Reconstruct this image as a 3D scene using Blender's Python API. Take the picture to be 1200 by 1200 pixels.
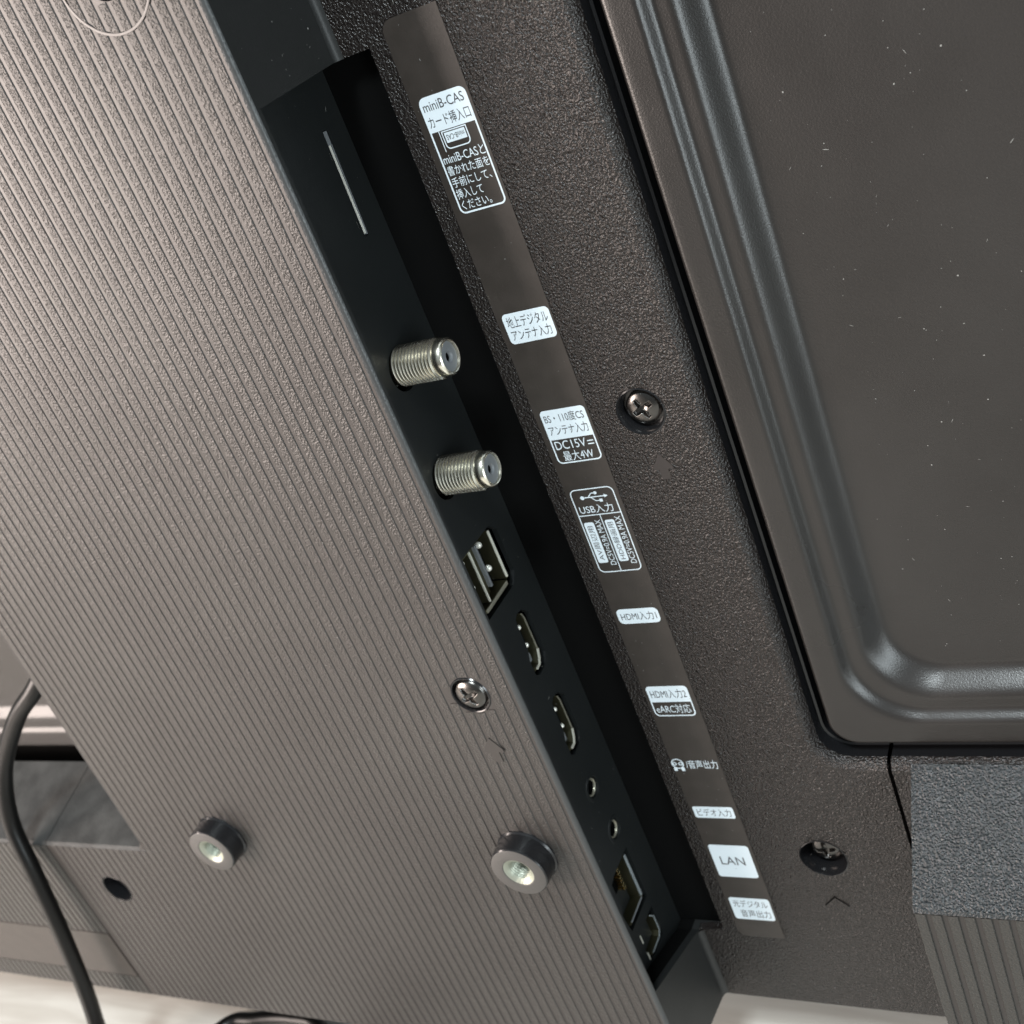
import bpy, bmesh, math, random
from mathutils import Matrix, Vector
from mathutils.geometry import tessellate_polygon

for o in list(bpy.data.objects):
    bpy.data.objects.remove(o)
sc = bpy.context.scene
COL = sc.collection
S = 0.22          # metres per modelling unit (everything is modelled in units, scaled once at the end)
random.seed(7)

# ------------------------------------------------------------------ camera
cam_d = bpy.data.cameras.new("camera")
cam = bpy.data.objects.new("camera", cam_d)
COL.objects.link(cam)
R = Vector((0.852419, 0.386429, -0.352213))
U = Vector((0.102216, 0.537471, 0.837065))
B = Vector((0.51277, -0.749532, 0.418651))
M = Matrix((R, U, B)).transposed().to_4x4()
M.translation = Vector((0, -1.0 * S, 0))
cam.matrix_world = M
cam_d.sensor_width = 36
cam_d.lens = 42.11
cam_d.clip_start = 0.005
cam_d.clip_end = 50
cam_d.dof.use_dof = True
cam_d.dof.focus_distance = 1.13 * S
cam_d.dof.aperture_fstop = 30
sc.camera = cam

# ------------------------------------------------------------------ light
w = bpy.data.worlds.new("World")
sc.world = w
w.use_nodes = True
bg = w.node_tree.nodes["Background"]
# an indoor room: bright cool ceiling above, dimmer warm floor below
wn, wl = w.node_tree.nodes, w.node_tree.links
wtc = wn.new("ShaderNodeTexCoord")
wsp = wn.new("ShaderNodeSeparateXYZ")
wr = wn.new("ShaderNodeValToRGB")
wmr = wn.new("ShaderNodeMapRange")
wmr.inputs[1].default_value = -1.0
wl.new(wtc.outputs["Generated"], wsp.inputs[0])
wl.new(wsp.outputs["Z"], wmr.inputs[0])
wl.new(wmr.outputs[0], wr.inputs[0])
wr.color_ramp.elements[0].position = 0.30
wr.color_ramp.elements[0].color = (0.32, 0.30, 0.27, 1)
wr.color_ramp.elements[1].position = 0.85
wr.color_ramp.elements[1].color = (0.80, 0.93, 1.0, 1)
wl.new(wr.outputs[0], bg.inputs[0])
bg.inputs[1].default_value = 0.46


def area(name, loc, target, size, power, color, size_y=None):
    d = bpy.data.lights.new(name, 'AREA')
    d.shape = 'RECTANGLE'
    d.size = size * S
    d.size_y = (size_y or size) * S
    d.energy = power
    d.color = color
    o = bpy.data.objects.new(name, d)
    COL.objects.link(o)
    o.location = Vector(loc) * S
    o.rotation_euler = (Vector(target) - Vector(loc)).to_track_quat('-Z', 'Y').to_euler()
    return o


area("window_light", (-4.1, -2.9, 0.15), (-0.9, 0, -0.25), 2.7, 21.0, (1.0, 0.86, 0.78), 2.0)
area("ceiling_light", (0.3, -3.2, 5.0), (-0.3, 0, -0.7), 1.3, 22.0, (0.88, 0.97, 1.0))
area("room_light", (4.6, -3.6, -0.9), (-0.4, 0, -0.6), 2.0, 14.0, (0.86, 0.96, 1.0), 3.2)

sc.view_settings.view_transform = 'Standard'
sc.view_settings.look = 'None'
sc.view_settings.exposure = -0.14
sc.view_settings.gamma = 1.0


# ------------------------------------------------------------------ materials
def mat(name, color, rough=0.5, metal=0.0, spec=0.5, bumps=(), var=None, rvar=None, coat=0.0):
    """bumps: (feature size in units, height in units, kind)"""
    m = bpy.data.materials.new(name)
    m.use_nodes = True
    nt = m.node_tree
    N, L = nt.nodes, nt.links
    b = N["Principled BSDF"]
    b.inputs["Base Color"].default_value = (*color, 1)
    b.inputs["Roughness"].default_value = rough
    b.inputs["Metallic"].default_value = metal
    b.inputs["Specular IOR Level"].default_value = spec
    b.inputs["Coat Weight"].default_value = coat
    geo = N.new("ShaderNodeNewGeometry")
    prev = None
    for size, h, kind in bumps:
        if kind == 'v':
            t = N.new("ShaderNodeTexVoronoi")
            t.feature = 'SMOOTH_F1'
            t.inputs["Scale"].default_value = 1.0 / (size * S)
            out = t.outputs["Distance"]
        else:
            t = N.new("ShaderNodeTexNoise")
            t.inputs["Scale"].default_value = 1.0 / (size * S)
            t.inputs["Detail"].default_value = 2.0
            out = t.outputs["Fac"]
        L.new(geo.outputs["Position"], t.inputs["Vector"])
        bu = N.new("ShaderNodeBump")
        bu.inputs["Distance"].default_value = h * S
        bu.inputs["Strength"].default_value = 1.0
        L.new(out, bu.inputs["Height"])
        if prev:
            L.new(prev.outputs[0], bu.inputs["Normal"])
        prev = bu
    if prev:
        L.new(prev.outputs[0], b.inputs["Normal"])
    if var:
        size, c2 = var
        t = N.new("ShaderNodeTexNoise")
        t.inputs["Scale"].default_value = 0.5 / (size * S)
        t.inputs["Detail"].default_value = 4.0
        L.new(geo.outputs["Position"], t.inputs["Vector"])
        mx = N.new("ShaderNodeMix")
        mx.data_type = 'RGBA'
        mx.inputs[6].default_value = (*color, 1)
        mx.inputs[7].default_value = (*c2, 1)
        cr = N.new("ShaderNodeMapRange")
        cr.inputs[1].default_value = 0.38
        cr.inputs[2].default_value = 0.68
        L.new(t.outputs["Fac"], cr.inputs[0])
        L.new(cr.outputs[0], mx.inputs[0])
        L.new(mx.outputs[2], b.inputs["Base Color"])
    if rvar:
        size, r2 = rvar
        t = N.new("ShaderNodeTexNoise")
        t.inputs["Scale"].default_value = 0.5 / (size * S)
        t.inputs["Detail"].default_value = 5.0
        L.new(geo.outputs["Position"], t.inputs["Vector"])
        cr = N.new("ShaderNodeMapRange")
        cr.inputs[1].default_value = 0.35
        cr.inputs[2].default_value = 0.65
        cr.inputs[3].default_value = rough
        cr.inputs[4].default_value = r2
        L.new(t.outputs["Fac"], cr.inputs[0])
        L.new(cr.outputs[0], b.inputs["Roughness"])
    return m


M_RIB = mat("grained rib plastic", (0.028, 0.024, 0.022), 0.36, bumps=((0.0020, 0.0009, 'v'), (0.0013, 0.0005, 'n')), rvar=(0.15, 0.44), var=(0.12, (0.038, 0.034, 0.031)))
M_RIBBASE = mat("smooth rib groove plastic", (0.028, 0.024, 0.022), 0.42, bumps=((0.002, 0.0001, 'n'),))
M_PLATE = mat("coarse grained plate plastic", (0.013, 0.010, 0.009), 0.19, bumps=((0.0022, 0.0020, 'v'), (0.0014, 0.0008, 'n')), rvar=(0.1, 0.28))
M_BLOCK = mat("coarse grained slope plastic", (0.022, 0.025, 0.027), 0.19, bumps=((0.0024, 0.0022, 'v'), (0.0014, 0.0009, 'n')))
M_SIDE = mat("satin side plastic", (0.013, 0.0138, 0.0138), 0.46, bumps=((0.003, 0.00018, 'n'),), rvar=(0.12, 0.56))
M_PORT = mat("matt port panel plastic", (0.0088, 0.0104, 0.0108), 0.42, bumps=((0.004, 0.00010, 'n'),), rvar=(0.1, 0.52))
M_EDGE = mat("sheen-grey edge plastic", (0.045, 0.047, 0.048), 0.36, bumps=((0.0022, 0.0005, 'n'),))  # grey-blue sheen of the rounded edge is put into the base colour
M_SPRING = mat("bright contact spring", (0.95, 0.94, 0.86), 0.2, metal=0.35)  # near-white, low-metal base carries the highlights on the springs
M_SHELL = mat("shaded shell metal", (0.15, 0.14, 0.085), 0.35, metal=0.9)  # same metal as the socket edges, darkened to hold the interior shade
M_ARROW = mat("smooth arrow patch", (0.020, 0.016, 0.015), 0.5)
M_SOFTMETAL = mat("soft steel edge", (0.42, 0.40, 0.32), 0.3, metal=0.6)
M_GREYEDGE = mat("grey rolled edge", (0.30, 0.33, 0.34), 0.25, metal=0.3)
M_RING = mat("dark ring line", (0.006, 0.006, 0.006), 0.32, spec=0.5)
M_DEEP = mat("shade-black plastic", (0.0015, 0.0015, 0.0015), 0.8, spec=0.1)  # near-black base puts the shade of recesses and holes into the colour
M_GLOSS = mat("glossy black plastic", (0.01, 0.01, 0.011), 0.18)
M_COVER = mat("painted steel cover", (0.015, 0.0132, 0.0122), 0.25, bumps=((0.0018, 0.00018, 'n'), (0.12, 0.0012, 'n')), rvar=(0.16, 0.37), var=(0.10, (0.021, 0.019, 0.0178)))
M_STRIP = mat("satin label film", (0.028, 0.0225, 0.019), 0.42, bumps=((0.0022, 0.00012, 'n'),), var=(0.012, (0.036, 0.029, 0.025)))
M_WHITE = mat("white print", (0.70, 0.77, 0.82), 0.45, rvar=(0.03, 0.55))
M_INK = mat("dark print", (0.045, 0.045, 0.05), 0.5)
M_NICKEL = mat("nickel plating", (0.95, 0.92, 0.80), 0.24, metal=1.0, var=(0.03, (0.90, 0.82, 0.68)))
M_STEEL = mat("lit-edge steel", (0.85, 0.83, 0.72), 0.28, metal=0.4)  # pale, low-metal base paints in the light caught by the socket edges
M_DKMETAL = mat("dark nickel screw", (0.115, 0.11, 0.105), 0.2, metal=1.0, rvar=(0.01, 0.3))
M_GOLD = mat("gold contact", (0.85, 0.66, 0.32), 0.25, metal=1.0)
M_GREY = mat("grey insulator", (0.16, 0.17, 0.18), 0.4)
M_TONGUE = mat("grey connector tongue", (0.16, 0.17, 0.18), 0.4)
M_INSERT = mat("zinc boss insert", (0.34, 0.36, 0.30), 0.45, metal=0.7, bumps=((0.003, 0.0006, 'n'),))
M_BOSS = mat("grey boss face", (0.060, 0.056, 0.053), 0.42, bumps=((0.003, 0.0002, 'n'),))
M_CABLE = mat("black cable sheath", (0.004, 0.004, 0.004), 0.34, spec=0.25, bumps=((0.01, 0.0002, 'n'),))
M_DUST = mat("dust", (0.22, 0.22, 0.21), 0.9)
M_BLOCKRIB = mat("block rib plastic", (0.032, 0.030, 0.027), 0.40, bumps=((0.0022, 0.0009, 'v'),))
M_DUSTY = mat("dusty plastic", (0.030, 0.030, 0.029), 0.50, bumps=((0.004, 0.0006, 'n'),), var=(0.02, (0.055, 0.055, 0.053)))


# ------------------------------------------------------------------ mesh helpers
def link(name, verts, faces, m, parent=None, smooth=False):
    me = bpy.data.meshes.new(name)
    me.from_pydata([tuple(v) for v in verts], [], faces)
    me.update()
    me.materials.append(m)
    if smooth:
        for p in me.polygons:
            p.use_smooth = True
    o = bpy.data.objects.new(name, me)
    COL.objects.link(o)
    o.parent = parent
    return o


def link_bm(name, bm, m, parent=None, smooth=False):
    me = bpy.data.meshes.new(name)
    bm.to_mesh(me)
    bm.free()
    me.materials.append(m)
    if smooth:
        for p in me.polygons:
            p.use_smooth = True
    o = bpy.data.objects.new(name, me)
    COL.objects.link(o)
    o.parent = parent
    return o


def dup(o, parent, loc=None, rot=None):
    c = o.copy()
    COL.objects.link(c)
    c.parent = parent
    if loc is not None:
        c.location = loc
    if rot is not None:
        c.rotation_euler = rot
    return c


def fr_xz(y):            # 2D (a,b) -> (X=a, Z=b), depth d goes away from viewer
    return lambda a, b, d: (a, y + d, b)


def fr_yz(x):            # 2D (a,b) -> (Y=a, Z=b), depth d goes towards -X
    return lambda a, b, d: (x - d, a, b)


def slab(name, outer, holes, depth, fr, m, parent=None, bottom=False, outer_walls=True, wall_depth=None):
    """flat plate with holes: front face tessellated, side walls depth long"""
    polys = [outer] + list(holes)
    flat = [p for q in polys for p in q]
    tris = tessellate_polygon([[Vector((a, b, 0)) for a, b in q] for q in polys])
    verts = [fr(a, b, 0) for a, b in flat]
    faces = [tuple(t) for t in tris]
    wd = wall_depth if wall_depth is not None else depth
    off = len(verts)
    verts += [fr(a, b, wd) for a, b in flat]
    i = 0
    for k, q in enumerate(polys):
        n = len(q)
        if k > 0 or outer_walls:
            for j in range(n):
                a, b = i + j, i + (j + 1) % n
                faces.append((a, b, b + off, a + off))
        i += n
    if bottom:
        faces += [tuple(x + off for x in reversed(t)) for t in tris]
    bm = bmesh.new()
    vs = [bm.verts.new(v) for v in verts]
    for f in faces:
        try:
            bm.faces.new([vs[x] for x in f])
        except ValueError:
            pass
    bmesh.ops.recalc_face_normals(bm, faces=bm.faces)
    return link_bm(name, bm, m, parent)


def box(name, x0, x1, y0, y1, z0, z1, m, parent=None, bev=0.0):
    bm = bmesh.new()
    bmesh.ops.create_cube(bm, size=1.0)
    for v in bm.verts:
        v.co = Vector(((x0 + x1) / 2 + v.co.x * (x1 - x0), (y0 + y1) / 2 + v.co.y * (y1 - y0), (z0 + z1) / 2 + v.co.z * (z1 - z0)))
    if bev:
        bmesh.ops.bevel(bm, geom=bm.edges[:] + bm.verts[:], offset=bev, segments=2, affect='EDGES', profile=0.6)
    return link_bm(name, bm, m, parent)


def circ(cx, cy, r, n=48, ph=0.0):
    return [(cx + r * math.cos(ph + 2 * math.pi * k / n), cy + r * math.sin(ph + 2 * math.pi * k / n)) for k in range(n)]


def lathe(name, prof, m, parent=None, origin=(0, 0, 0), axis='Y', n=64, smooth=True, flute=None):
    """prof: list of (r, t); t measured along the axis ('Y': towards the viewer is -t, 'X': +t is +X)"""
    verts, faces = [], []
    ox, oy, oz = origin
    for (r, t) in prof:
        for k in range(n):
            a = 2 * math.pi * k / n
            c, s = math.cos(a) * r, math.sin(a) * r
            if axis == 'Y':
                verts.append((ox + c, oy - t, oz + s))
            else:
                verts.append((ox + t, oy + c, oz + s))
    for i in range(len(prof) - 1):
        for k in range(n):
            a, b = i * n + k, i * n + (k + 1) % n
            faces.append((a, b, b + n, a + n))
    bm = bmesh.new()
    vs = [bm.verts.new(v) for v in verts]
    for f in faces:
        bm.faces.new([vs[x] for x in f])
    bmesh.ops.remove_doubles(bm, verts=bm.verts, dist=1e-6)
    bmesh.ops.recalc_face_normals(bm, faces=bm.faces)
    o = link_bm(name, bm, m, parent, smooth)
    if smooth:
        me = o.data
        for e in me.edges:
            pass
        try:
            me.set_sharp_from_angle(angle=math.radians(32))
        except Exception:
            pass
    return o


def extr_x(name, prof, x0, x1, m, parent=None, smooth=False):
    """closed profile of (y, z) extruded along X"""
    n = len(prof)
    v = [(x0, y, z) for y, z in prof] + [(x1, y, z) for y, z in prof]
    f = [(k, (k + 1) % n, (k + 1) % n + n, k + n) for k in range(n)] + [tuple(range(n)), tuple(range(2 * n - 1, n - 1, -1))]
    bm = bmesh.new()
    vs = [bm.verts.new(p) for p in v]
    for q in f:
        bm.faces.new([vs[i] for i in q])
    bmesh.ops.recalc_face_normals(bm, faces=bm.faces)
    return link_bm(name, bm, m, parent, smooth)


def levels_mesh(name, loops, m, parent=None, smooth=True, cap=None):
    n = len(loops[0])
    v = [p for l in loops for p in l]
    f = []
    for i in range(len(loops) - 1):
        for k in range(n - 1):
            a = i * n + k
            f.append((a, a + 1, a + 1 + n, a + n))
    if cap:
        v += cap
        last = (len(loops) - 1) * n
        f.append(tuple(range(last, last + n)) + tuple(range(len(v) - len(cap), len(v))))
    bm = bmesh.new()
    vs = [bm.verts.new(p) for p in v]
    for q in f:
        bm.faces.new([vs[i] for i in q])
    bmesh.ops.recalc_face_normals(bm, faces=bm.faces)
    if sum(p.normal.y * p.calc_area() for p in bm.faces) > 0:
        bmesh.ops.reverse_faces(bm, faces=bm.faces[:])
    return link_bm(name, bm, m, parent, smooth)


def tube(name, pts, r, m, parent=None, seg=16, sub=12):
    """smooth round cable through pts (Catmull-Rom)"""
    P = [Vector(p) for p in pts]
    P = [P[0] * 2 - P[1]] + P + [P[-1] * 2 - P[-2]]
    path = []
    for i in range(1, len(P) - 2):
        for k in range(sub):
            t = k / sub
            a, b, c, d = P[i - 1], P[i], P[i + 1], P[i + 2]
            path.append(0.5 * ((2 * b) + (c - a) * t + (2 * a - 5 * b + 4 * c - d) * t * t + (3 * b - a - 3 * c + d) * t ** 3))
    path.append(P[-2])
    verts, faces = [], []
    up = Vector((0.3, 1, 0.2)).normalized()
    for i, p in enumerate(path):
        tan = (path[min(i + 1, len(path) - 1)] - path[max(i - 1, 0)]).normalized()
        up = (up - tan * up.dot(tan)).normalized()
        sd = tan.cross(up)
        for k in range(seg):
            a = 2 * math.pi * k / seg
            verts.append(p + (up * math.cos(a) + sd * math.sin(a)) * r)
    n = len(path)
    for i in range(n - 1):
        for k in range(seg):
            a, b = i * seg + k, i * seg + (k + 1) % seg
            faces.append((a, b, b + seg, a + seg))
    faces.append(tuple(range(seg)))
    faces.append(tuple(range((n - 1) * seg, n * seg)))
    return link(name, verts, faces, m, parent, True)


# ------------------------------------------------------------------ television
tv = bpy.data.objects.new("television", None)
COL.objects.link(tv)
tv["label"] = "back of a black television with ribbed box, port recess, label strip and steel cover"
tv["category"] = "television"

XB, XW, XE = -0.668, -0.700, -0.6305      # box side, port wall, plate edge of the recess
YF = -0.146                               # front of the ribs
YG = -0.1450                              # groove level between the ribs
TOP = 0.75

box("inner_chassis", -3.1, 1.0, 0.062, 0.20, -1.35, TOP + 0.2, M_DEEP, tv)

# --- grained plate with the label strip
gap_e = 0.0115
GX, GZ, GR = -0.4255, -0.9300, 0.034        # wall of the gap round the steel cover


def gap_path(e, xend, z_top=TOP, n=14, start=True):
    pts = [(GX - e, z_top), (GX - e, 0.2), (GX - e, -0.4)]
    cx, cz, r = GX + GR, GZ + GR, GR + e
    for k in range(n + 1):
        a = math.pi + (math.pi / 2) * k / n
        pts.append((cx + r * math.cos(a), cz + r * math.sin(a)))
    pts.append((xend, GZ - e))
    return pts


SEAM0, SEAM1 = -0.3545, -0.3500
S1 = (-0.4936, -0.4620)
S2 = (-0.4615, -1.0830)
outer = [(XB, TOP), (XB, -0.058), (XE, -0.058), (XE, -1.2240), (XB, -1.2300), (XB, -1.356), (SEAM0, -1.356)]
outer += list(reversed(gap_path(gap_e, SEAM0)))
rear_plate = slab("rear_plate", outer, [circ(*S1, 0.0255), circ(*S2, 0.0285)], 0.012, fr_xz(0.0), M_PLATE, tv)
prof = [(gap_e, 0.0), (0.0080, 0.0009), (0.0045, 0.0032), (0.0016, 0.0070), (0.0, 0.0115)]
levels_mesh("plate_rim", [[(x, y, z) for x, z in gap_path(e, SEAM0)] for e, y in prof], M_PLATE, rear_plate)
levels_mesh("gap_wall", [[(x, y, z) for x, z in gap_path(e, SEAM0)] for e, y in ((0, 0.0116), (-0.0004, 0.03), (-0.003, 0.031), (-0.003, 0.062))], M_GLOSS, rear_plate, smooth=False)
lower_plate = slab("lower_plate", [(SEAM1, GZ - gap_e), (SEAM1, -1.354), (1.0, -1.354), (1.0, GZ - gap_e)], [], 0.012, fr_xz(0.0), M_PLATE, tv)
levels_mesh("plate_rim", [[(SEAM1, y, GZ - e), (1.0, y, GZ - e)] for e, y in prof], M_PLATE, lower_plate)
levels_mesh("gap_wall", [[(SEAM1, y, GZ - e), (1.0, y, GZ - e)] for e, y in ((0, 0.0116), (-0.0004, 0.03), (-0.003, 0.031), (-0.003, 0.062))], M_GLOSS, lower_plate, smooth=False)


# --- pressed steel covers
def rad(e):
    if e < 0.007:
        return 0.030 - e * 0.3
    return 0.030 + (min(e, 0.032) - 0.007) / 0.025 * 0.045 if e < 0.034 else 0.075 - (e - 0.034) * 0.35


def cover_path(e, xend, n=20):
    x0, z0, r = -0.4105 + e, -0.914 + e, rad(e)
    pts = [(x0, TOP), (x0, 0.1), (x0, -0.5)]
    for k in range(n + 1):
        a = math.pi + (math.pi / 2) * k / n
        pts.append((x0 + r + r * math.cos(a), z0 + r + r * math.sin(a)))
    pts += [(xend, z0)]
    return pts


def smoothstep(a, b, t):
    t = max(0, min(1, (t - a) / (b - a)))
    return t * t * (3 - 2 * t)


cprof = [(0.0, 0.055), (0.0, 0.0180), (0.0006, 0.0158), (0.0018, 0.0138), (0.0036, 0.0127), (0.006, 0.0124)]
e = 0.012
while e < 0.100:
    cprof.append((e, 0.0124 + 0.0110 * smoothstep(0.029, 0.043, e) + 0.0240 * smoothstep(0.054, 0.084, e)))
    e += 0.0025
cover = levels_mesh("steel_cover", [[(x, y, z) for x, z in cover_path(e, 1.0)] for e, y in cprof], M_COVER, tv,
                    cap=[(1.0, cprof[-1][1], TOP)])
cover2 = levels_mesh("steel_cover", [[(-3.0, y, -0.914 + e), (-1.0, y, -0.914 + e)] for e, y in [(e, 0.0124 + (y - 0.0124) * 0.45 if e > 0.01 else y) for e, y in cprof]], M_COVER, tv,
                     cap=[(-1.0, 0.0124 + (cprof[-1][1] - 0.0124) * 0.45, TOP), (-3.0, 0.0124 + (cprof[-1][1] - 0.0124) * 0.45, TOP)])

# --- ribbed box ------------------------------------------------------------
HOLE_S = (-0.7293, -0.6985)
HOLE_L = (-1.558, -1.0675)
HOLE_T = (-0.7570, 0.0800)
XL, ZS, ZBOT = -1.430, -0.9765, -1.332
SEAML = -1.6595
XC = -0.6740
outer = [(XC, TOP), (XC, ZBOT), (SEAML, ZBOT), (SEAML, ZS), (XL - 0.014, ZS), (XL, ZS + 0.02), (XL, TOP)]
rib_cover = slab("ribbed_cover", outer, [circ(*HOLE_S, 0.0225), circ(*HOLE_L, 0.026), circ(*HOLE_T, 0.022)], 0.012, fr_xz(YG), M_RIBBASE, tv)
RP = 0.0145
R0 = -1.0696
HOLES = [(HOLE_S, 0.0250), (HOLE_L, 0.0265), (HOLE_T, 0.024)]


def rib_segments(x, z0, z1):
    segs = [(z0, z1)]
    for (cx, cz), r in HOLES:
        dx = abs(x - cx)
        if dx < r + 0.004:
            h = math.sqrt(max(0.0, r * r - max(0, dx - 0.004) ** 2))
            ns = []
            for a, b in segs:
                if cz - h > a and cz + h < b:
                    ns += [(a, cz - h), (cz + h, b)]
                elif cz - h > a and cz - h < b:
                    ns.append((a, cz - h))
                elif cz + h < b and cz + h > a:
                    ns.append((cz + h, b))
                else:
                    ns.append((a, b))
            segs = ns
    return [s for s in segs if s[1] - s[0] > 0.003]


def rib(parent, x0, x1, segs, yb=YG, yt=YF, m=M_RIB):
    """one raised rib (x0..x1) made of its straight runs between holes"""
    v, f = [], []
    c = min(0.0007, (x1 - x0) * 0.12)
    g = yb + 0.0004
    for a, b in segs:
        o = len(v)
        pr = [(x0 - 0.0002, g), (x0, yt + c), (x0 + c, yt), (x1 - c, yt), (x1, yt + c), (x1 + 0.0002, g)]
        nz = max(1, int((b - a) / 0.5))
        for k in range(nz + 1):
            z = a + (b - a) * k / nz
            v += [(x, y, z) for x, y in pr]
        n = len(pr)
        for k in range(nz):
            for j in range(n - 1):
                p = o + k * n + j
                f.append((p, p + 1, p + 1 + n, p + n))
        f.append(tuple(range(o, o + n)))
        f.append(tuple(range(o + nz * n, o + nz * n + n)))
    bm = bmesh.new()
    vs = [bm.verts.new(p) for p in v]
    for q in f:
        bm.faces.new([vs[i] for i in q])
    bmesh.ops.recalc_face_normals(bm, faces=bm.faces)
    return link_bm("rib", bm, m, parent)


k = 32
while True:
    xr = R0 + k * RP
    x0, x1 = xr - 0.0100, xr
    if x0 < SEAML + 0.004:
        break
    if x1 < XC - 0.004:
        zt = TOP if x0 > XL + 0.002 else ZS - 0.001
        rib(rib_cover, x0, x1, rib_segments((x0 + x1) / 2, ZBOT + 0.001, zt))
    k -= 1
# last broad grained band up to the rounded corner
kk = int((XC - R0) / RP)
xlast = R0 + (kk if R0 + kk * RP < XC - 0.004 else kk - 1) * RP + 0.0047
if XC - xlast > 0.003:
    rib(rib_cover, xlast, XC, [(ZBOT + 0.001, TOP)])

# rounded long edge, side wall, lip
pr = [(XC, YF + 0.0001), (XC + 0.0020, YF + 0.0003), (XC + 0.0040, YF + 0.0011), (XC + 0.0053, YF + 0.0022), (XB, YF + 0.0040)]
levels_mesh("rounded_edge", [[(x, y, ZBOT), (x, y, -0.6), (x, y, 0.0), (x, y, TOP)] for x, y in pr], M_EDGE, rib_cover)
side = slab("side_wall", [(YF + 0.0040, TOP), (YF + 0.0040, ZBOT + 0.001), (0.0, -1.356), (0.0, -1.2300), (-0.1405, -1.1780), (-0.1372, -0.064), (0.0, -0.058), (0.0, TOP)],
            [], 0.010, fr_yz(XB), M_SIDE, tv)
# fillets in the inner corner between side wall and plate
fil = [(0.0, 0.0075), (0.0006, 0.0045), (0.0022, 0.0020), (0.0045, 0.0006), (0.0075, 0.0)]
for z0, z1 in ((-0.0585, TOP), (-1.355, -1.2305)):
    levels_mesh("corner_fillet", [[(XB + a + 0.0002, -b - 0.0002, z0), (XB + a + 0.0002, -b - 0.0002, z1)] for a, b in fil], M_SIDE, side)
box("left_wall", XL - 0.002, XL, YG, 0.055, ZS, TOP, M_SIDE, tv)
# recess: top, bottom and floor
slab("recess_floor", [(XW - 0.004, -0.04), (XE + 0.004, -0.04), (XE + 0.004, -1.24), (XW - 0.004, -1.24)], [], 0.002, fr_xz(0.017), M_DEEP, tv)
extr_x("recess_top", [(-0.1372, -0.0641), (0.017, -0.0585), (0.017, -0.050), (-0.1372, -0.050)], XW - 0.003, XB - 0.0101, M_DEEP, tv)
box("recess_top", XB - 0.0099, XE, 0.0122, 0.017, -0.058, -0.052, M_DEEP, tv)
extr_x("recess_bottom", [(-0.1405, -1.1790), (0.0, -1.2315), (0.017, -1.2315), (0.017, -1.245), (-0.1405, -1.245)], XW - 0.003, XB - 0.0101, M_DEEP, tv)
extr_x("recess_bottom", [(0.0004, -1.2305), (0.017, -1.2305), (0.017, -1.245), (0.0125, -1.245)], XB - 0.010, XE, M_SIDE, tv)
box("lip_back", XW - 0.003, XB - 0.0101, -0.1420, -0.1410, -1.245, -0.052, M_DEEP, tv)

# --- screws, bosses and the empty screw holes ---------------------------------


def screw_head(parent, cx, y, cz, r, dome, tilt=0.3):
    """domed head with a real cross recess; the mesh is a polar height grid"""
    nr, na = 34, 128
    v, f = [], []
    w, L, dp = r * 0.15, r * 0.62, r * 0.42
    for i in range(nr + 1):
        q = i / nr
        rr = r * q
        for k in range(na):
            a = 2 * math.pi * k / na
            px, pz = rr * math.cos(a), rr * math.sin(a)
            c, s = math.cos(tilt), math.sin(tilt)
            lx, lz = abs(px * c + pz * s), abs(-px * s + pz * c)
            h = dome * math.sqrt(max(0.0, 1 - (q * 0.97) ** 2.2))
            if q > 0.97:
                h = 0.0
            mx, mn = max(lx, lz), min(lx, lz)
            ww = w * (1.15 - 0.35 * mx / L)
            ins = min(ww - mn, L - mx)
            core = r * 0.26 - math.hypot(lx, lz)
            ins = max(ins, core)
            if ins > -r * 0.015:
                t = min(1.0, (ins + r * 0.015) / (r * 0.05))
                h -= dp * t * (1 - 0.55 * mx / L)
            v.append((cx + px, y - h, cz + pz))
    for i in range(nr):
        for k in range(na):
            a, b = i * na + k, i * na + (k + 1) % na
            f.append((a, b, b + na, a + na))
    o = len(v)
    for k in range(na):
        a = 2 * math.pi * k / na
        v.append((cx + r * math.cos(a), y + 0.006, cz + r * math.sin(a)))
    for k in range(na):
        a, b = nr * na + k, nr * na + (k + 1) % na
        f.append((a, b, o + (k + 1) % na, o + k))
    bm = bmesh.new()
    vs = [bm.verts.new(p) for p in v]
    for q in f:
        bm.faces.new([vs[i] for i in q])
    bmesh.ops.remove_doubles(bm, verts=bm.verts, dist=1e-7)
    bmesh.ops.recalc_face_normals(bm, faces=bm.faces)
    return link_bm("screw_head", bm, M_DKMETAL, parent, True)


p1 = lathe("screw", [(0.0262, 0.0004), (0.0250, 0.0010), (0.0238, -0.001), (0.0225, -0.010), (0.0215, -0.014), (0.0010, -0.0145)], M_GLOSS, tv, (S1[0], 0, S1[1]))
p1["label"] = "screw sunk in a round pocket beside the antenna labels"
screw_head(p1, S1[0], 0.0100, S1[1], 0.0185, 0.0055, 0.45)
p2 = lathe("screw", [(0.0293, 0.0003), (0.0282, 0.0008), (0.0270, -0.002), (0.0258, -0.030), (0.0010, -0.0305)], M_GLOSS, tv, (S2[0], 0, S2[1]))
p2["label"] = "screw deep in a pocket near the lower edge"
screw_head(p2, S2[0], 0.0185, S2[1], 0.0190, 0.006, 0.1)
p3 = lathe("screw", [(0.0245, 0.0002), (0.0235, 0.0016), (0.0222, 0.0010), (0.0215, -0.008), (0.0010, -0.0085)], M_GLOSS, tv, (HOLE_S[0], YF + 0.0012, HOLE_S[1]))
p3["label"] = "domed screw in the ribbed surface"
screw_head(p3, HOLE_S[0], YF + 0.0045, HOLE_S[1], 0.0195, 0.0085, 0.5)
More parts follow.
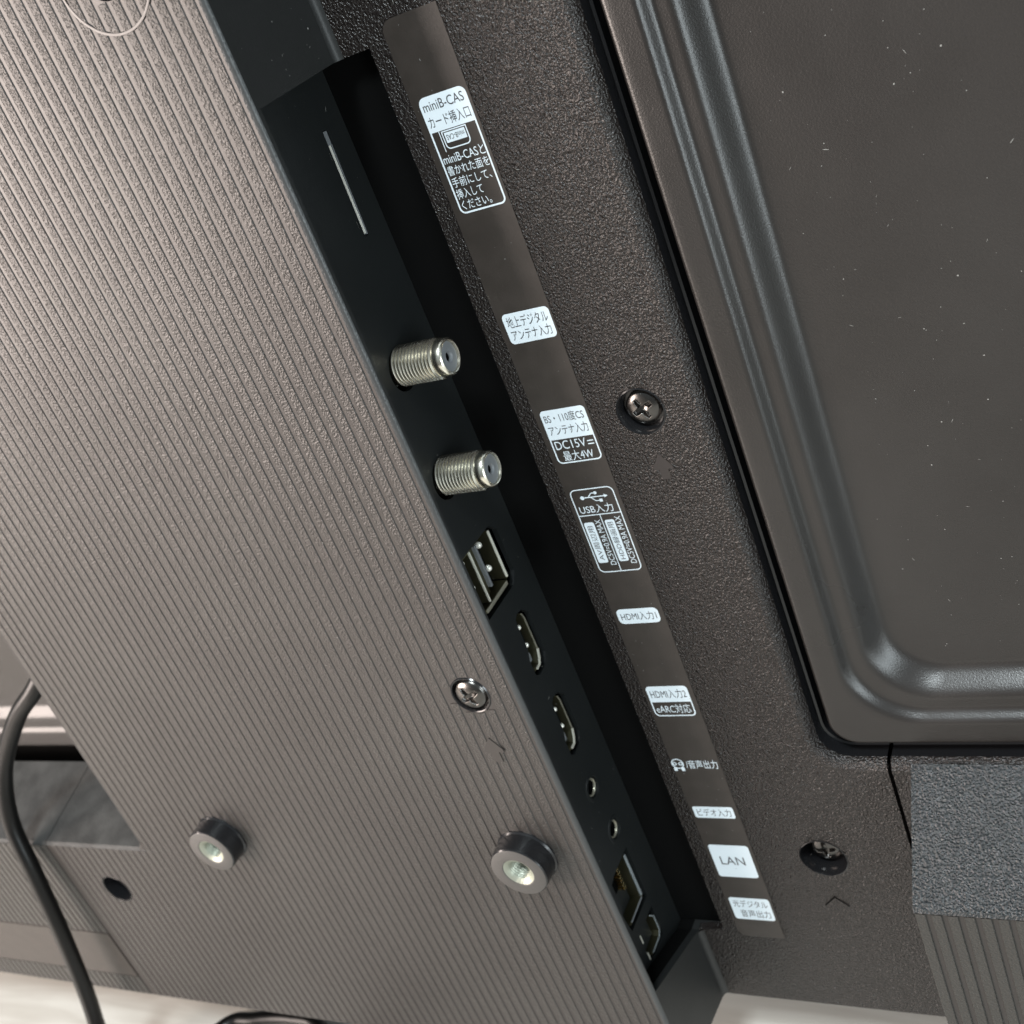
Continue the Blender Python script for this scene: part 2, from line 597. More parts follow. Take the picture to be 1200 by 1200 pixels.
h1 = lathe("screw_hole", [(0.0285, 0.0002), (0.0272, 0.0008), (0.0255, 0.0), (0.0250, -0.010), (0.0240, -0.080), (0.001, -0.08)], M_GLOSS, tv, (HOLE_L[0], YF + 0.0006, HOLE_L[1]))
h1["label"] = "empty black screw hole low on the left"
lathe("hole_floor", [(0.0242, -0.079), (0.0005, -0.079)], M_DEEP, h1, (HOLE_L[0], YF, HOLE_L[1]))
h2 = lathe("screw_hole", [(0.0232, 0.0002), (0.0222, 0.0004), (0.0215, -0.06), (0.0005, -0.06)], M_DEEP, tv, (HOLE_T[0], YF + 0.0006, HOLE_T[1]))
h2["label"] = "dark screw hole inside a thin ring at the top"
lathe("ring", [(0.0482, -0.0010), (0.0486, 0.0002), (0.0498, 0.0004), (0.0510, 0.0002), (0.0514, -0.0010)], M_RING, h2, (HOLE_T[0], YF, HOLE_T[1]), n=96)

for (cx, cz), lab in (((-0.7553, -0.9426), "mounting boss nearer the ports"), ((-1.2496, -0.9385), "mounting boss further left")):
    b = lathe("mounting_boss", [(0.0392, -0.0016), (0.0388, 0.0010), (0.0370, 0.0030), (0.0366, 0.0240), (0.0362, 0.0262), (0.0350, 0.0275)], M_GLOSS, tv, (cx, YF, cz), n=96)
    b["label"] = lab
    lathe("boss_face", [(0.0350, 0.0275), (0.0340, 0.0280), (0.0205, 0.0280), (0.0196, 0.0272)], M_BOSS, b, (cx, YF, cz), n=96)
    th = [(0.0196, 0.0272), (0.0188, 0.0268)]
    for j in range(7):
        th += [(0.0150, 0.0245 - j * 0.0034), (0.0136, 0.0228 - j * 0.0034)]
    th += [(0.0008, 0.0015)]
    lathe("threaded_insert", th, M_INSERT, b, (cx, YF, cz), n=64)


# embossed marks
def flat(name, pts, y, m, parent, h=0.0006):
    return slab(name, pts, [], h, fr_xz(y - h), m, parent)


def arrow_pts(cx, cz, s):
    return [(cx, cz + s), (cx + 0.62 * s, cz + 0.15 * s), (cx + 0.62 * s, cz - 0.05 * s), (cx + 0.28 * s, cz - 0.05 * s), (cx + 0.28 * s, cz - 0.75 * s),
            (cx - 0.28 * s, cz - 0.75 * s), (cx - 0.28 * s, cz - 0.05 * s), (cx - 0.62 * s, cz - 0.05 * s), (cx - 0.62 * s, cz + 0.15 * s)]


a1 = flat("arrow_mark", arrow_pts(-0.7315, -0.7790, 0.0200), YF, M_RIBBASE, rib_cover, 0.0010)
a2 = flat("arrow_mark", arrow_pts(-0.4905, -0.5290, 0.0170), 0.0, M_ARROW, rear_plate, 0.0002)
for s in (-1, 1):
    cx, cz = -0.4640, -1.1480
    flat("chevron_stroke", [(cx, cz), (cx + s * 0.0150, cz - 0.0150), (cx + s * 0.0150, cz - 0.0175), (cx, cz - 0.0028)] if s > 0 else
         [(cx, cz), (cx, cz - 0.0028), (cx - 0.0150, cz - 0.0175), (cx - 0.0150, cz - 0.0150)], 0.0, M_DEEP, rear_plate, 0.0004)


# --- printed text -----------------------------------------------------------
def text_mesh(txt, x0, x1, z0, z1, rot=0):
    """flat lettering fitted to a rectangle on the XZ plane, facing the viewer; returns verts, faces"""
    cu = bpy.data.curves.new("t", 'FONT')
    cu.body = txt
    cu.resolution_u = 3
    ob = bpy.data.objects.new("t", cu)
    COL.objects.link(ob)
    dg = bpy.context.evaluated_depsgraph_get()
    dg.update()
    me = bpy.data.meshes.new_from_object(ob.evaluated_get(dg))
    vs = [v.co.copy() for v in me.vertices]
    fs = [tuple(p.vertices) for p in me.polygons]
    bpy.data.objects.remove(ob)
    bpy.data.curves.remove(cu)
    bpy.data.meshes.remove(me)
    if rot == 90:
        vs = [Vector((-v.y, v.x, 0)) for v in vs]
    elif rot == 180:
        vs = [Vector((-v.x, -v.y, 0)) for v in vs]
    ax, bx = min(v.x for v in vs), max(v.x for v in vs)
    ay, by = min(v.y for v in vs), max(v.y for v in vs)
    out = [(x0 + (v.x - ax) / (bx - ax) * (x1 - x0), z0 + (v.y - ay) / (by - ay) * (z1 - z0)) for v in vs]
    return out, fs


def lettering(lines, y, m, parent):
    V, F = [], []
    for ln in lines:
        vs, fs = text_mesh(*ln)
        o = len(V)
        V += [(x, y, z) for x, z in vs]
        F += [tuple(i + o for i in f) for f in fs]
    return link("lettering", V, F, m, parent)


def rrect(x0, x1, z0, z1, r, tl=1, tr=1, br=1, bl=1, n=5):
    pts = []
    for cx, cz, a0, on in ((x1 - r, z1 - r, 0, tr), (x0 + r, z1 - r, 90, tl), (x0 + r, z0 + r, 180, bl), (x1 - r, z0 + r, 270, br)):
        if on:
            for k in range(n + 1):
                a = math.radians(a0 + 90 * k / n)
                pts.append((cx + r * math.cos(a), cz + r * math.sin(a)))
        else:
            pts.append((cx + r * (1 if a0 in (0, 270) else -1), cz + r * (1 if a0 in (0, 90) else -1)))
    return pts


strip = slab("label_strip", rrect(-0.6105, -0.5485, -1.2330, -0.0405, 0.012, tr=0, br=0), [], 0.0008, fr_xz(-0.0008), M_STRIP, tv)
YP, YI = -0.00095, -0.00110      # white print, dark print on top of it


def white(x0, x1, z0, z1, r=0.005, **k):
    return slab("white_patch", rrect(x0, x1, z0, z1, r, **k), [], 0.0001, fr_xz(YP), M_WHITE, strip)


def frame(x0, x1, z0, z1, t=0.0016, r=0.005, **k):
    return slab("printed_frame", rrect(x0, x1, z0, z1, r, **k), [rrect(x0 + t, x1 - t, z0 + t, z1 - t, max(0.0008, r - t), **k)], 0.0001, fr_xz(YP), M_WHITE, strip)


WX0, WX1 = -0.6040, -0.5520
# mini card label
white(WX0 + 0.001, -0.5515, -0.1445, -0.1136, 0.007, br=0, bl=0)
frame(WX0 + 0.001, -0.5515, -0.2262, -0.14452, 0.0017, 0.006, tl=0, tr=0)
lettering([("miniB-CAS", -0.6000, -0.5555, -0.1268, -0.1180), ("カード挿入口", -0.6000, -0.5545, -0.1425, -0.1315)], YI, M_INK, strip)
frame(-0.5915, -0.5640, -0.1645, -0.1470, 0.0011, 0.005, tl=0, tr=0)
white(-0.5890, -0.5665, -0.1585, -0.1490, 0.0006)
lettering([("miniB-CAS", -0.5875, -0.5680, -0.1562, -0.1512, 180)], YI, M_INK, strip)
slab("printed_line", [(-0.5940, -0.1660), (-0.5932, -0.1660), (-0.5932, -0.1465), (-0.5940, -0.1465)], [], 0.0001, fr_xz(YP), M_WHITE, strip)
lettering([("miniB-CASと", -0.6000, -0.5540, -0.1770, -0.1675), ("書かれた面を", -0.6000, -0.5540, -0.1885, -0.1790),
           ("手前にして、", -0.6000, -0.5565, -0.2000, -0.1905), ("挿入して", -0.6000, -0.5705, -0.2115, -0.2020),
           ("ください。", -0.5990, -0.5660, -0.2225, -0.2135)], YP - 0.00005, M_WHITE, strip)
# terrestrial antenna
white(WX0, -0.5505, -0.3660, -0.3330, 0.005)
lettering([("地上デジタル", -0.6005, -0.5540, -0.3485, -0.3365), ("アンテナ入力", -0.6000, -0.5545, -0.3625, -0.3510)], YI, M_INK, strip)
# satellite antenna
white(WX0, -0.5515, -0.4770, -0.4438, 0.005, br=0, bl=0)
frame(WX0, -0.5515, -0.5075, -0.47702, 0.0015, 0.006, tl=0, tr=0)
lettering([("BS・110度CS", -0.6010, -0.5550, -0.4588, -0.4478), ("アンテナ入力", -0.6005, -0.5550, -0.4735, -0.4620)], YI, M_INK, strip)
lettering([("DC15V", -0.6000, -0.5640, -0.4905, -0.4805), ("最大4W", -0.5950, -0.5600, -0.5050, -0.4930)], YP - 0.00005, M_WHITE, strip)
for zz in (-0.4840, -0.4878):
    slab("printed_line", [(-0.5620, zz - 0.0012), (-0.5550, zz - 0.0012), (-0.5550, zz), (-0.5620, zz)], [], 0.0001, fr_xz(YP), M_WHITE, strip)
# usb
frame(-0.6055, -0.5535, -0.6485, -0.5405, 0.0012, 0.007)
for q in ([(-0.6045, -0.5742), (-0.5548, -0.5742), (-0.5548, -0.5731), (-0.6045, -0.5731)],
          [(-0.5800, -0.6475), (-0.5790, -0.6475), (-0.5790, -0.5741), (-0.5800, -0.5741)]):
    slab("printed_line", q, [], 0.0001, fr_xz(YP - 0.00002), M_WHITE, strip)
white(-0.6025, -0.5905, -0.6355, -0.5825, 0.0025)
white(-0.5770, -0.5655, -0.6355, -0.5815, 0.0025)
lettering([("USB入力", -0.6010, -0.5610, -0.5715, -0.5605)], YP - 0.00005, M_WHITE, strip)
lettering([("AV周辺用", -0.6000, -0.5930, -0.6320, -0.5870, 90), ("HDD録画用", -0.5750, -0.5680, -0.6330, -0.5845, 90)], YI, M_INK, strip)
lettering([("DC5V=0.9A MAX", -0.5885, -0.5818, -0.6390, -0.5800, 90), ("DC5V=0.9A MAX", -0.5640, -0.5572, -0.6390, -0.5780, 90)], YP - 0.00005, M_WHITE, strip)
# usb trident
tz, tx0, tx1 = -0.5515, -0.5925, -0.5660


def stroke(p, q, t):
    d = (Vector(q) - Vector(p))
    n = Vector((-d.y, d.x)).normalized() * t / 2
    return [tuple(Vector(p) - n), tuple(Vector(q) - n), tuple(Vector(q) + n), tuple(Vector(p) + n)]


TR = [circ(tx0, tz, 0.0024, 16), [(tx1 + 0.004, tz), (tx1 - 0.0005, tz + 0.0022), (tx1 - 0.0005, tz - 0.0022)],
      stroke((tx0, tz), (tx1, tz), 0.0012),
      stroke((tx0 + 0.007, tz), (tx0 + 0.012, tz + 0.0048), 0.0011), stroke((tx0 + 0.012, tz + 0.0048), (tx0 + 0.0165, tz + 0.0048), 0.0011), circ(tx0 + 0.017, tz + 0.0048, 0.0019, 12),
      stroke((tx0 + 0.010, tz), (tx0 + 0.015, tz - 0.0050), 0.0011), stroke((tx0 + 0.015, tz - 0.0050), (tx0 + 0.020, tz - 0.0050), 0.0011),
      [(tx0 + 0.0192, tz - 0.0068), (tx0 + 0.0228, tz - 0.0068), (tx0 + 0.0228, tz - 0.0032), (tx0 + 0.0192, tz - 0.0032)]]
V, F = [], []
for i, q in enumerate(TR):
    o = len(V)
    V += [(a, YP - 0.00001 * (i + 1), b) for a, b in q]
    F.append(tuple(range(o, o + len(q))))
link("usb_symbol", V, F, M_WHITE, strip)
# hdmi
white(-0.6055, -0.5545, -0.7200, -0.6996, 0.006)
lettering([("HDMI入力1", -0.6015, -0.5580, -0.7155, -0.7040)], YI, M_INK, strip)
white(-0.6065, -0.5545, -0.8335, -0.8115, 0.005, br=0, bl=0)
frame(-0.6065, -0.5545, -0.8565, -0.83352, 0.0016, 0.006, tl=0, tr=0)
lettering([("HDMI入力2", -0.6030, -0.5580, -0.8295, -0.8160)], YI, M_INK, strip)
lettering([("eARC対応", -0.6025, -0.5590, -0.8520, -0.8385)], YP - 0.00005, M_WHITE, strip)
# headphone and audio out
hx, hz = -0.6030, -0.9325
hv = [circ(hx, hz + 0.001, 0.0078, 24)]
slab("headphone_symbol", circ(hx, hz + 0.001, 0.0080, 28), [circ(hx, hz + 0.001, 0.0066, 28)], 0.0001, fr_xz(YP), M_WHITE, strip)
for s in (-1, 1):
    slab("headphone_symbol", circ(hx + s * 0.0038, hz + 0.001, 0.0027, 16), [circ(hx + s * 0.0038, hz + 0.001, 0.0015, 16)], 0.0001, fr_xz(YP - 0.00003), M_WHITE, strip)
    slab("headphone_symbol", rrect(hx + s * 0.0048 - 0.0022, hx + s * 0.0048 + 0.0022, hz - 0.0105, hz - 0.0050, 0.001), [], 0.0001, fr_xz(YP - 0.00003), M_WHITE, strip)
lettering([("/音声出力", -0.5925, -0.5520, -0.9390, -0.9255)], YP - 0.00005, M_WHITE, strip)
# video, lan, optical
white(-0.6065, -0.5540, -1.0205, -1.0018, 0.003)
lettering([("ビデオ入力", -0.6020, -0.5580, -1.0175, -1.0050)], YI, M_INK, strip)
white(-0.6058, -0.5530, -1.1230, -1.0670, 0.004)
lettering([("LAN", -0.5960, -0.5640, -1.1010, -1.0870)], YI, M_INK, strip)
white(-0.6060, -0.5520, -1.2005, -1.1610, 0.004)
lettering([("光デジタル", -0.6020, -0.5560, -1.1780, -1.1650), ("音声出力", -0.5960, -0.5560, -1.1960, -1.1825)], YI, M_INK, strip)

# --- port panel -------------------------------------------------------------
USB_CUT = [(-0.0300, -0.5555), (-0.0184, -0.5670), (-0.0176, -0.6237), (-0.0300, -0.6355), (-0.1200, -0.6340), (-0.1200, -0.5535)]
HD_CUT = [(-0.0350, -0.6660), (-0.0245, -0.6780), (-0.0245, -0.7347), (-0.0330, -0.7455), (-0.0520, -0.7480), (-0.0600, -0.7420), (-0.0600, -0.7215), (-0.0550, -0.7090), (-0.0548, -0.6830), (-0.0540, -0.6680), (-0.0465, -0.6640)]
HD2 = -0.1215
LAN_CUT = [(-0.0322, -1.0440), (-0.0322, -1.1315), (-0.0920, -1.1300), (-0.0965, -1.1050), (-0.0965, -1.0950), (-0.0920, -1.0900), (-0.0920, -1.0480), (-0.0800, -1.0440)]
OPT_CUT = [(-0.0322, -1.1505), (-0.0322, -1.2020), (-0.0830, -1.2000), (-0.0830, -1.1495)]
J1, J2 = (-0.0465, -0.9282), (-0.0392, -1.0055)
F1, F2 = (-0.0570, -0.3439), (-0.0657, -0.4685)
CARD = [(-0.0148, -0.1105), (-0.0188, -0.2165), (-0.0262, -0.2160), (-0.0224, -0.1105)]
NOTCH1 = [(-0.0262, -0.1300), (-0.0262, -0.1385), (-0.0240, -0.1385), (-0.0240, -0.1300)]
NOTCH2 = [(-0.0300, -0.1985), (-0.0300, -0.2065), (-0.0272, -0.2065), (-0.0272, -0.1985)]
holes = [USB_CUT, HD_CUT, [(a, b + HD2) for a, b in HD_CUT], circ(*J1, 0.0134, 32), circ(*J2, 0.0128, 32), LAN_CUT, OPT_CUT, CARD, NOTCH1, NOTCH2,
         circ(F1[0] - 0.002, F1[1] - 0.003, 0.0225, 40), circ(F2[0] - 0.002, F2[1] - 0.003, 0.0225, 40)]
panel = slab("port_panel", [(-0.1415, -0.0600), (0.0170, -0.0600), (0.0170, -1.2400), (-0.1415, -1.2400)], holes, 0.006, fr_yz(XW), M_PORT, tv)
box("port_backing", XW - 0.045, XW - 0.040, -0.138, 0.03, -1.25, -0.055, M_DEEP, panel)


def yz_box(name, y0, y1, z0, z1, x0, x1, m, parent, bev=0.0):
    return box(name, XW + x0, XW + x1, y0, y1, z0, z1, m, parent, bev)


def yz_band(name, pts, t, x0, x1, m, parent):
    """thin sheet metal wall following pts in the port plane (open polyline), thickness t"""
    bm = bmesh.new()
    P = [Vector(p) for p in pts]
    L = []
    for i, p in enumerate(P):
        d = (P[min(i + 1, len(P) - 1)] - P[max(i - 1, 0)]).normalized()
        n = Vector((-d.y, d.x)) * t / 2
        L.append((p + n, p - n))
    ring = []
    for a, b in L:
        ring.append([bm.verts.new((XW + x, q.x, q.y)) for x, q in ((x0, a), (x1, a), (x1, b), (x0, b))])
    for i in range(len(ring) - 1):
        for j in range(4):
            bm.faces.new((ring[i][j], ring[i][(j + 1) % 4], ring[i + 1][(j + 1) % 4], ring[i + 1][j]))
    bm.faces.new(ring[0])
    bm.faces.new(ring[-1])
    bmesh.ops.recalc_face_normals(bm, faces=bm.faces)
    return link_bm(name, bm, m, parent)


# card slot
slot = yz_band("card_slot", [(-0.0195, -0.1240), (-0.0226, -0.2135)], 0.0034, -0.012, -0.0010, M_SPRING, tv)
yz_band("slot_lip", [(-0.0187, -0.1115), (-0.0194, -0.1250)], 0.0060, -0.012, -0.0004, M_TONGUE, slot)
yz_band("slot_lip", [(-0.0162, -0.1250), (-0.0200, -0.2150)], 0.0014, -0.012, -0.0006, M_TONGUE, slot)
yz_box("contact", -0.0260, -0.0254, -0.1380, -0.1305, -0.005, -0.0005, M_STEEL, slot)
yz_box("contact", -0.0298, -0.0292, -0.2060, -0.1990, -0.005, -0.0005, M_STEEL, slot)

# coaxial antenna sockets
for (cy, cz), lab in ((F1, "upper threaded antenna socket"), (F2, "lower threaded antenna socket")):
    prof = [(0.0150, -0.030), (0.0190, -0.030), (0.0190, 0.000)]
    t = 0.0005
    for j in range(12):
        prof += [(0.0190, t), (0.0212, t + 0.0014), (0.0212, t + 0.0020), (0.0190, t + 0.0034)]
        t += 0.0040
    prof += [(0.0190, t + 0.0004), (0.0192, t + 0.0010), (0.0192, 0.0570), (0.0180, 0.0592), (0.0166, 0.0600), (0.0158, 0.0596), (0.0156, 0.0570)]
    sk = lathe("antenna_socket", prof, M_NICKEL, tv, (XW, cy, cz), axis='X', n=96)
    sk["label"] = lab
    lathe("insulator", [(0.0157, 0.0570), (0.0150, 0.0575), (0.0062, 0.0578), (0.0050, 0.0568), (0.0042, 0.0545)], M_GREY, sk, (XW, cy, cz), axis='X')
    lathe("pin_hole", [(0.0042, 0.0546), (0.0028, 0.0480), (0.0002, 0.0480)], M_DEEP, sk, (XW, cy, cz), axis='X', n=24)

# double usb socket
usb = bpy.data.objects.new("usb_socket", None)
COL.objects.link(usb)
usb.parent = tv
yz_box("shell", -0.0372, -0.0350, -0.6215, -0.5575, -0.030, 0.0002, M_SHELL, usb)
yz_box("shell", -0.0842, -0.0822, -0.6205, -0.5540, -0.030, 0.0002, M_SHELL, usb)
yz_box("shell", -0.1300, -0.0385, -0.6262, -0.6222, -0.030, 0.0002, M_SHELL, usb)
yz_box("shell", -0.1300, -0.0385, -0.5560, -0.5548, -0.030, -0.001, M_SHELL, usb)
yz_box("rolled_edge", -0.0374, -0.0346, -0.6200, -0.5580, -0.0012, 0.0018, M_STEEL, usb, 0.0011)
yz_box("rolled_edge", -0.0844, -0.0818, -0.6200, -0.5545, -0.0012, 0.0018, M_STEEL, usb, 0.0011)
yz_box("rolled_edge", -0.0960, -0.0400, -0.6270, -0.6222, -0.0012, 0.0014, M_SOFTMETAL, usb, 0.0012)
yz_box("tongue", -0.0650, -0.0612, -0.6130, -0.5590, -0.030, -0.0030, M_TONGUE, usb, 0.0006)
yz_box("tongue", -0.0818, -0.0652, -0.6190, -0.5560, -0.030, -0.0075, M_SHELL, usb)
for y, z in ((-0.0515, -0.5660), (-0.0515, -0.5968), (-0.0935, -0.5625), (-0.0935, -0.5940)):
    v = bmesh.new()
    bmesh.ops.create_uvsphere(v, u_segments=20, v_segments=12, radius=1.0)
    for q in v.verts:
        q.co = Vector((XW - 0.0075 + q.co.x * 0.0045, y + q.co.y * 0.0036, z + q.co.z * 0.0040))
    link_bm("contact_spring", v, M_SPRING, usb, True)
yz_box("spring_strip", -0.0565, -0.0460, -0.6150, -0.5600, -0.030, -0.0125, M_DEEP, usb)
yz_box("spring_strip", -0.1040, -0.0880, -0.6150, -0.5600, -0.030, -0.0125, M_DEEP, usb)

# hdmi sockets
for dz, lab in ((0.0, "upper of the two narrow video sockets"), (HD2 + 0.0005, "lower of the two narrow video sockets")):
    hd = bpy.data.objects.new("hdmi_socket", None)
    COL.objects.link(hd)
    hd.parent = tv
    hd["label"] = lab
    sh = [(-0.0440, -0.6668), (-0.0385, -0.6700), (-0.0362, -0.6780), (-0.0362, -0.7230), (-0.0400, -0.7310), (-0.0445, -0.7375), (-0.0580, -0.7380)]
    yz_band("shell", [(a, b + dz) for a, b in sh], 0.0014, -0.028, -0.0012, M_SHELL, hd)
    yz_band("rolled_edge", [(a, b + dz) for a, b in sh[1:-1]], 0.0011, -0.0014, 0.0002, M_SOFTMETAL, hd)
    yz_band("rolled_edge", [(a, b + dz) for a, b in ((-0.0362, -0.7215), (-0.0398, -0.7310), (-0.0443, -0.7373), (-0.0530, -0.7380))], 0.0022, -0.0014, 0.0005, M_STEEL, hd)
    yz_band("shell", [(a, b + dz) for a, b in ((-0.0580, -0.7380), (-0.0620, -0.7230), (-0.0620, -0.6780), (-0.0440, -0.6668))], 0.0014, -0.028, -0.0035, M_SHELL, hd)
    yz_box("tongue", -0.0560, -0.0515, -0.7280 + dz, -0.6760 + dz, -0.028, -0.0080, M_DEEP, hd, 0.0006)
    for z in (-0.6825, -0.7078):
        v = bmesh.new()
        bmesh.ops.create_uvsphere(v, u_segments=16, v_segments=10, radius=1.0)
        for q in v.verts:
            q.co = Vector((XW - 0.0055 + q.co.x * 0.0034, -0.0472 + q.co.y * 0.0028, z + dz + q.co.z * 0.0032))
        link_bm("contact_spring", v, M_SPRING, hd, True)
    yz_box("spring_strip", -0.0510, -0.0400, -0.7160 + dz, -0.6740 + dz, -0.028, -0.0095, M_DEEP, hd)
    yz_box("solder_tab", -0.0560, -0.0420, -0.7330 + dz, -0.7210 + dz, -0.020, -0.0085, M_TONGUE, hd, 0.002)

# 3.5 mm jacks
for (cy, cz), lab in ((J1, "upper round jack"), (J2, "lower round jack")):
    j = lathe("audio_jack", [(0.0178, 0.0001), (0.0175, 0.0007), (0.0136, 0.0007), (0.0133, -0.004)], M_PORT, tv, (XW, cy, cz), axis='X', n=48)
    j["label"] = lab
    lathe("metal_ring", [(0.0116, -0.0040), (0.0112, -0.0020), (0.0102, -0.0018), (0.0094, -0.0030), (0.0092, -0.0044)], M_SOFTMETAL, j, (XW, cy, cz), axis='X', n=48)
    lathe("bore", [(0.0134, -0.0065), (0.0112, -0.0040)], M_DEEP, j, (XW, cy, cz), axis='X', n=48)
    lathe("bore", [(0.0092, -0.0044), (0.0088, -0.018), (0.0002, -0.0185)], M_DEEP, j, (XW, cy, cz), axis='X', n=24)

# lan socket
lan = bpy.data.objects.new("lan_socket", None)
COL.objects.link(lan)
lan.parent = tv
yz_box("shell", -0.0450, -0.0415, -1.1190, -1.0470, -0.035, -0.0004, M_SHELL, lan)
yz_box("rolled_edge", -0.0452, -0.0410, -1.1185, -1.0470, -0.0020, 0.0010, M_GREYEDGE, lan, 0.0013)
yz_box("shell", -0.0900, -0.0410, -1.1230, -1.1190, -0.035, -0.0004, M_SHELL, lan)
yz_box("rolled_edge", -0.0860, -0.0440, -1.1226, -1.1194, -0.0020, 0.0004, M_TONGUE, lan, 0.0012)
yz_box("inner_wall", -0.0930, -0.0450, -1.0475, -1.0450, -0.035, -0.002, M_GLOSS, lan)
for j in range(6):
    z = -1.0460 - j * 0.0064
    yz_box("gold_contact", -0.0720, -0.0655, z - 0.0014, z + 0.0014, -0.0100, 0.0000, M_GOLD, lan, 0.0006)
yz_box("latch_floor", -0.0840, -0.0500, -1.1180, -1.0860, -0.035, -0.0140, M_PORT, lan)

# optical socket
op = bpy.data.objects.new("optical_socket", None)
COL.objects.link(op)
op.parent = tv
yz_band("shell", [(-0.0450, -1.1550), (-0.0376, -1.1640), (-0.0376, -1.1900), (-0.0440, -1.1955), (-0.0740, -1.1950)], 0.0020, -0.030, -0.0006, M_SHELL, op)
yz_band("rolled_edge", [(-0.0450, -1.1550), (-0.0376, -1.1640), (-0.0376, -1.1900), (-0.0440, -1.1955), (-0.0700, -1.1950)], 0.0018, -0.0008, 0.0006, M_GREYEDGE, op)
yz_box("shutter", -0.0760, -0.0430, -1.1920, -1.1570, -0.030, -0.0090, M_PORT, op, 0.002)
for z0, z1 in ((-1.1649, -1.1507), (-1.1945, -1.1827)):
    yz_box("edge_glint", -0.0826, -0.0806, z0, z1, -0.006, 0.0003, M_STEEL, op)  # two glints on the optical socket, built as pale strips

# --- lower speaker blocks ------------------------------------------------------
BX = -0.3276
blk = extr_x("speaker_block", [(-0.0005, -0.9400), (-0.1215, -1.0240), (-0.1215, -1.3300), (-0.0005, -1.3450)], BX + 0.0005, 1.0, M_RIBBASE, tv)
blk["label"] = "raised speaker housing on the right with grained slope"
nz = Vector((0, -0.0865, 0.1200)).normalized() * 0.0012
extr_x("grained_slope", [(0.0, -0.9310), (-0.1230, -1.0195), (-0.1245, -1.0235), (-0.1216, -1.0260), (-0.0010, -0.9420)], BX, 1.0, M_BLOCK, blk)
j = 0
while BX + 0.002 + j * 0.0164 < 0.9:
    a = BX + 0.0005 + j * 0.0164
    rib(blk, a, a + 0.0108, [(-1.3290, -1.0262)], -0.1215, -0.1232, M_BLOCKRIB)
    j += 1
lb = extr_x("speaker_block", [(-0.001, -0.9400), (YG, -0.9790), (YG, -1.3320), (-0.001, -1.3450)], -3.0, -1.6612, M_RIBBASE, tv)
lb["label"] = "raised speaker housing on the left behind the cable"
for x0, x1, pa, lab in ((-3.0, -1.6612, lb, None), (-1.6595, -1.40, rib_cover, None)):
    extr_x("dusty_slope", [(-0.0005, -0.9350), (YG + 0.004, -0.9735), (YG - 0.001, -0.9772), (YG + 0.003, -0.9810), (-0.0005, -0.9420)], x0, x1, M_DUSTY, pa)
j = 0
x = -1.6618
n_l = 0
while x > -2.45:
    rib(lb, x - 0.0100, x, [(-1.1800, -0.9785)], YG, YF, M_BLOCKRIB)
    x -= RP
box("plain_band", -3.0, -1.6614, YF - 0.0006, YG + 0.0003, -1.2850, -1.1815, M_STRIP, lb, 0.0004)
x = -1.6618
while x > -2.45:
    rib(lb, x - 0.0100, x, [(-1.3310, -1.2880)], YG, YF, M_BLOCKRIB)
    x -= RP

# feet that carry the set, outside the picture
for fx in (-2.75, 0.70):
    box("stand_foot", fx - 0.03, fx + 0.03, -0.55, 0.45, -1.500, -1.470, M_SIDE, tv, 0.006)
    box("stand_foot", fx - 0.03, fx + 0.03, -0.05, 0.08, -1.4705, -1.32, M_SIDE, tv, 0.006)

# --- dust and lint -------------------------------------------------------------


def dust(name, n, fn, parent, smin=0.0005, smax=0.0013, fib=0.08):
    V, F = [], []
    for _ in range(n):
        (x, y, z), (ux, uy, uz), (vx, vy, vz) = fn()
        s = smin + (smax - smin) * random.random() ** 3
        a = random.random() * math.pi
        if random.random() < fib:
            la, lb_ = s * 3.2, s * 0.35
        else:
            la, lb_ = s, s * (0.5 + 0.5 * random.random())
        c, d = math.cos(a), math.sin(a)
        o = len(V)
        for p, q in ((1, 0.2), (0.3, 1), (-0.8, 0.6), (-0.9, -0.5), (0.2, -1)):
            e1, e2 = (p * la * c - q * lb_ * d), (p * la * d + q * lb_ * c)
            V.append((x + ux * e1 + vx * e2, y + uy * e1 + vy * e2, z + uz * e1 + vz * e2))
        F.append((o, o + 1, o + 2, o + 3, o + 4))
    d = link(name, V, F, M_DUST, parent)
    d["kind"] = "stuff"
    return d


r = random.uniform
U1, U2, U3 = (1, 0, 0), (0, 1, 0), (0, 0, 1)
dust("dust", 260, lambda: ((r(-0.61, -0.44), -0.0013, r(-1.33, 0.05)), U1, U3), rear_plate, 0.0003, 0.0008)
dust("dust", 650, lambda: ((r(-0.31, 0.3), 0.0470, r(-0.82, 0.2)), U1, U3), cover, 0.0003, 0.0010, 0.2)
dust("dust", 500, lambda: ((r(-1.4, -0.68), YF - 0.0003, r(-1.3, 0.1)), U1, U3), rib_cover, 0.0003, 0.0008)
dust("dust", 70, lambda: ((XW + 0.0002, r(-0.12, 0.015), r(-1.2, -0.07)), U2, U3), panel, 0.0003, 0.0009, 0.35)
dust("dust", 60, lambda: ((XB + 0.0002, r(-0.13, -0.01), r(-0.055, 0.3)), U2, U3), side, 0.0004, 0.0012, 0.3)

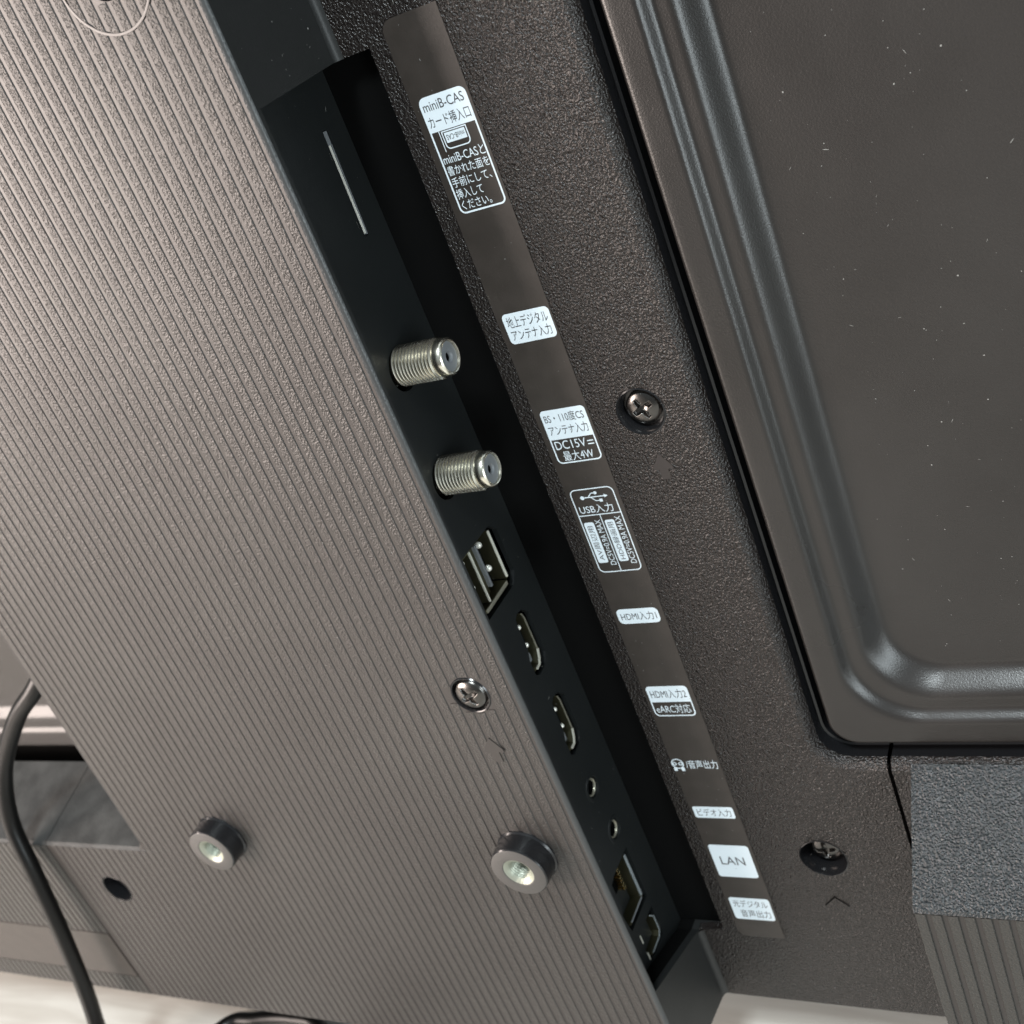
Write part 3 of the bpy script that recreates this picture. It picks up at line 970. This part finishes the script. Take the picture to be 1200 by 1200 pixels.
# ------------------------------------------------------------------ cable
cable = tube("power_cable", [(-1.455, 0.005, -0.585), (-1.462, -0.045, -0.612), (-1.475, -0.085, -0.665), (-1.5100, -0.103, -0.700), (-1.5720, -0.115, -0.7430), (-1.6554, -0.13, -0.8282),
                             (-1.6933, -0.15, -0.918), (-1.6920, -0.17, -1.0130), (-1.7106, -0.185, -1.1531), (-1.7561, -0.2, -1.3326),
                             (-1.80, -0.22, -1.44), (-1.87, -0.32, -1.484), (-1.80, -0.48, -1.486), (-1.70, -0.26, -1.486), (-1.6355, -0.0938, -1.486), (-1.5738, -0.0652, -1.486),
                             (-1.5000, -0.0530, -1.486), (-1.4218, -0.0650, -1.486), (-1.34, -0.16, -1.486), (-1.25, -0.45, -1.486), (-1.15, -0.9, -1.486)], 0.0135, M_CABLE, seg=18, sub=14)
cable["label"] = "black power cable hanging from behind the ribbed box down to the table"
cable["category"] = "cable"

# ------------------------------------------------------------------ table
tm = bpy.data.materials.new("pale table laminate")
tm.use_nodes = True
nt = tm.node_tree
N, L = nt.nodes, nt.links
b = N["Principled BSDF"]
b.inputs["Roughness"].default_value = 0.35
geo = N.new("ShaderNodeNewGeometry")
mp = N.new("ShaderNodeMapping")
mp.inputs["Scale"].default_value = (1.2 / S, 9.0 / S, 1.0)
L.new(geo.outputs["Position"], mp.inputs[0])
tx = N.new("ShaderNodeTexNoise")
tx.inputs["Scale"].default_value = 3.0
tx.inputs["Detail"].default_value = 6.0
tx.inputs["Distortion"].default_value = 0.6
L.new(mp.outputs[0], tx.inputs[0])
cr = N.new("ShaderNodeValToRGB")
cr.color_ramp.elements[0].position = 0.30
cr.color_ramp.elements[0].color = (0.46, 0.44, 0.40, 1)
cr.color_ramp.elements[1].position = 0.62
cr.color_ramp.elements[1].color = (0.58, 0.57, 0.53, 1)
L.new(tx.outputs["Fac"], cr.inputs[0])
L.new(cr.outputs[0], b.inputs["Base Color"])
table = box("table_top", -7, 5, -3.2, 3.5, -1.62, -1.5002, tm, None, 0.01)
table["kind"] = "structure"

# ------------------------------------------------------------------ to metres
done = set()
for o in list(bpy.data.objects):
    if o.type == 'MESH' and o.data.name not in done:
        done.add(o.data.name)
        o.data.transform(Matrix.Scale(S, 4))
    if o.type in ('MESH', 'EMPTY'):
        o.location = o.location * S
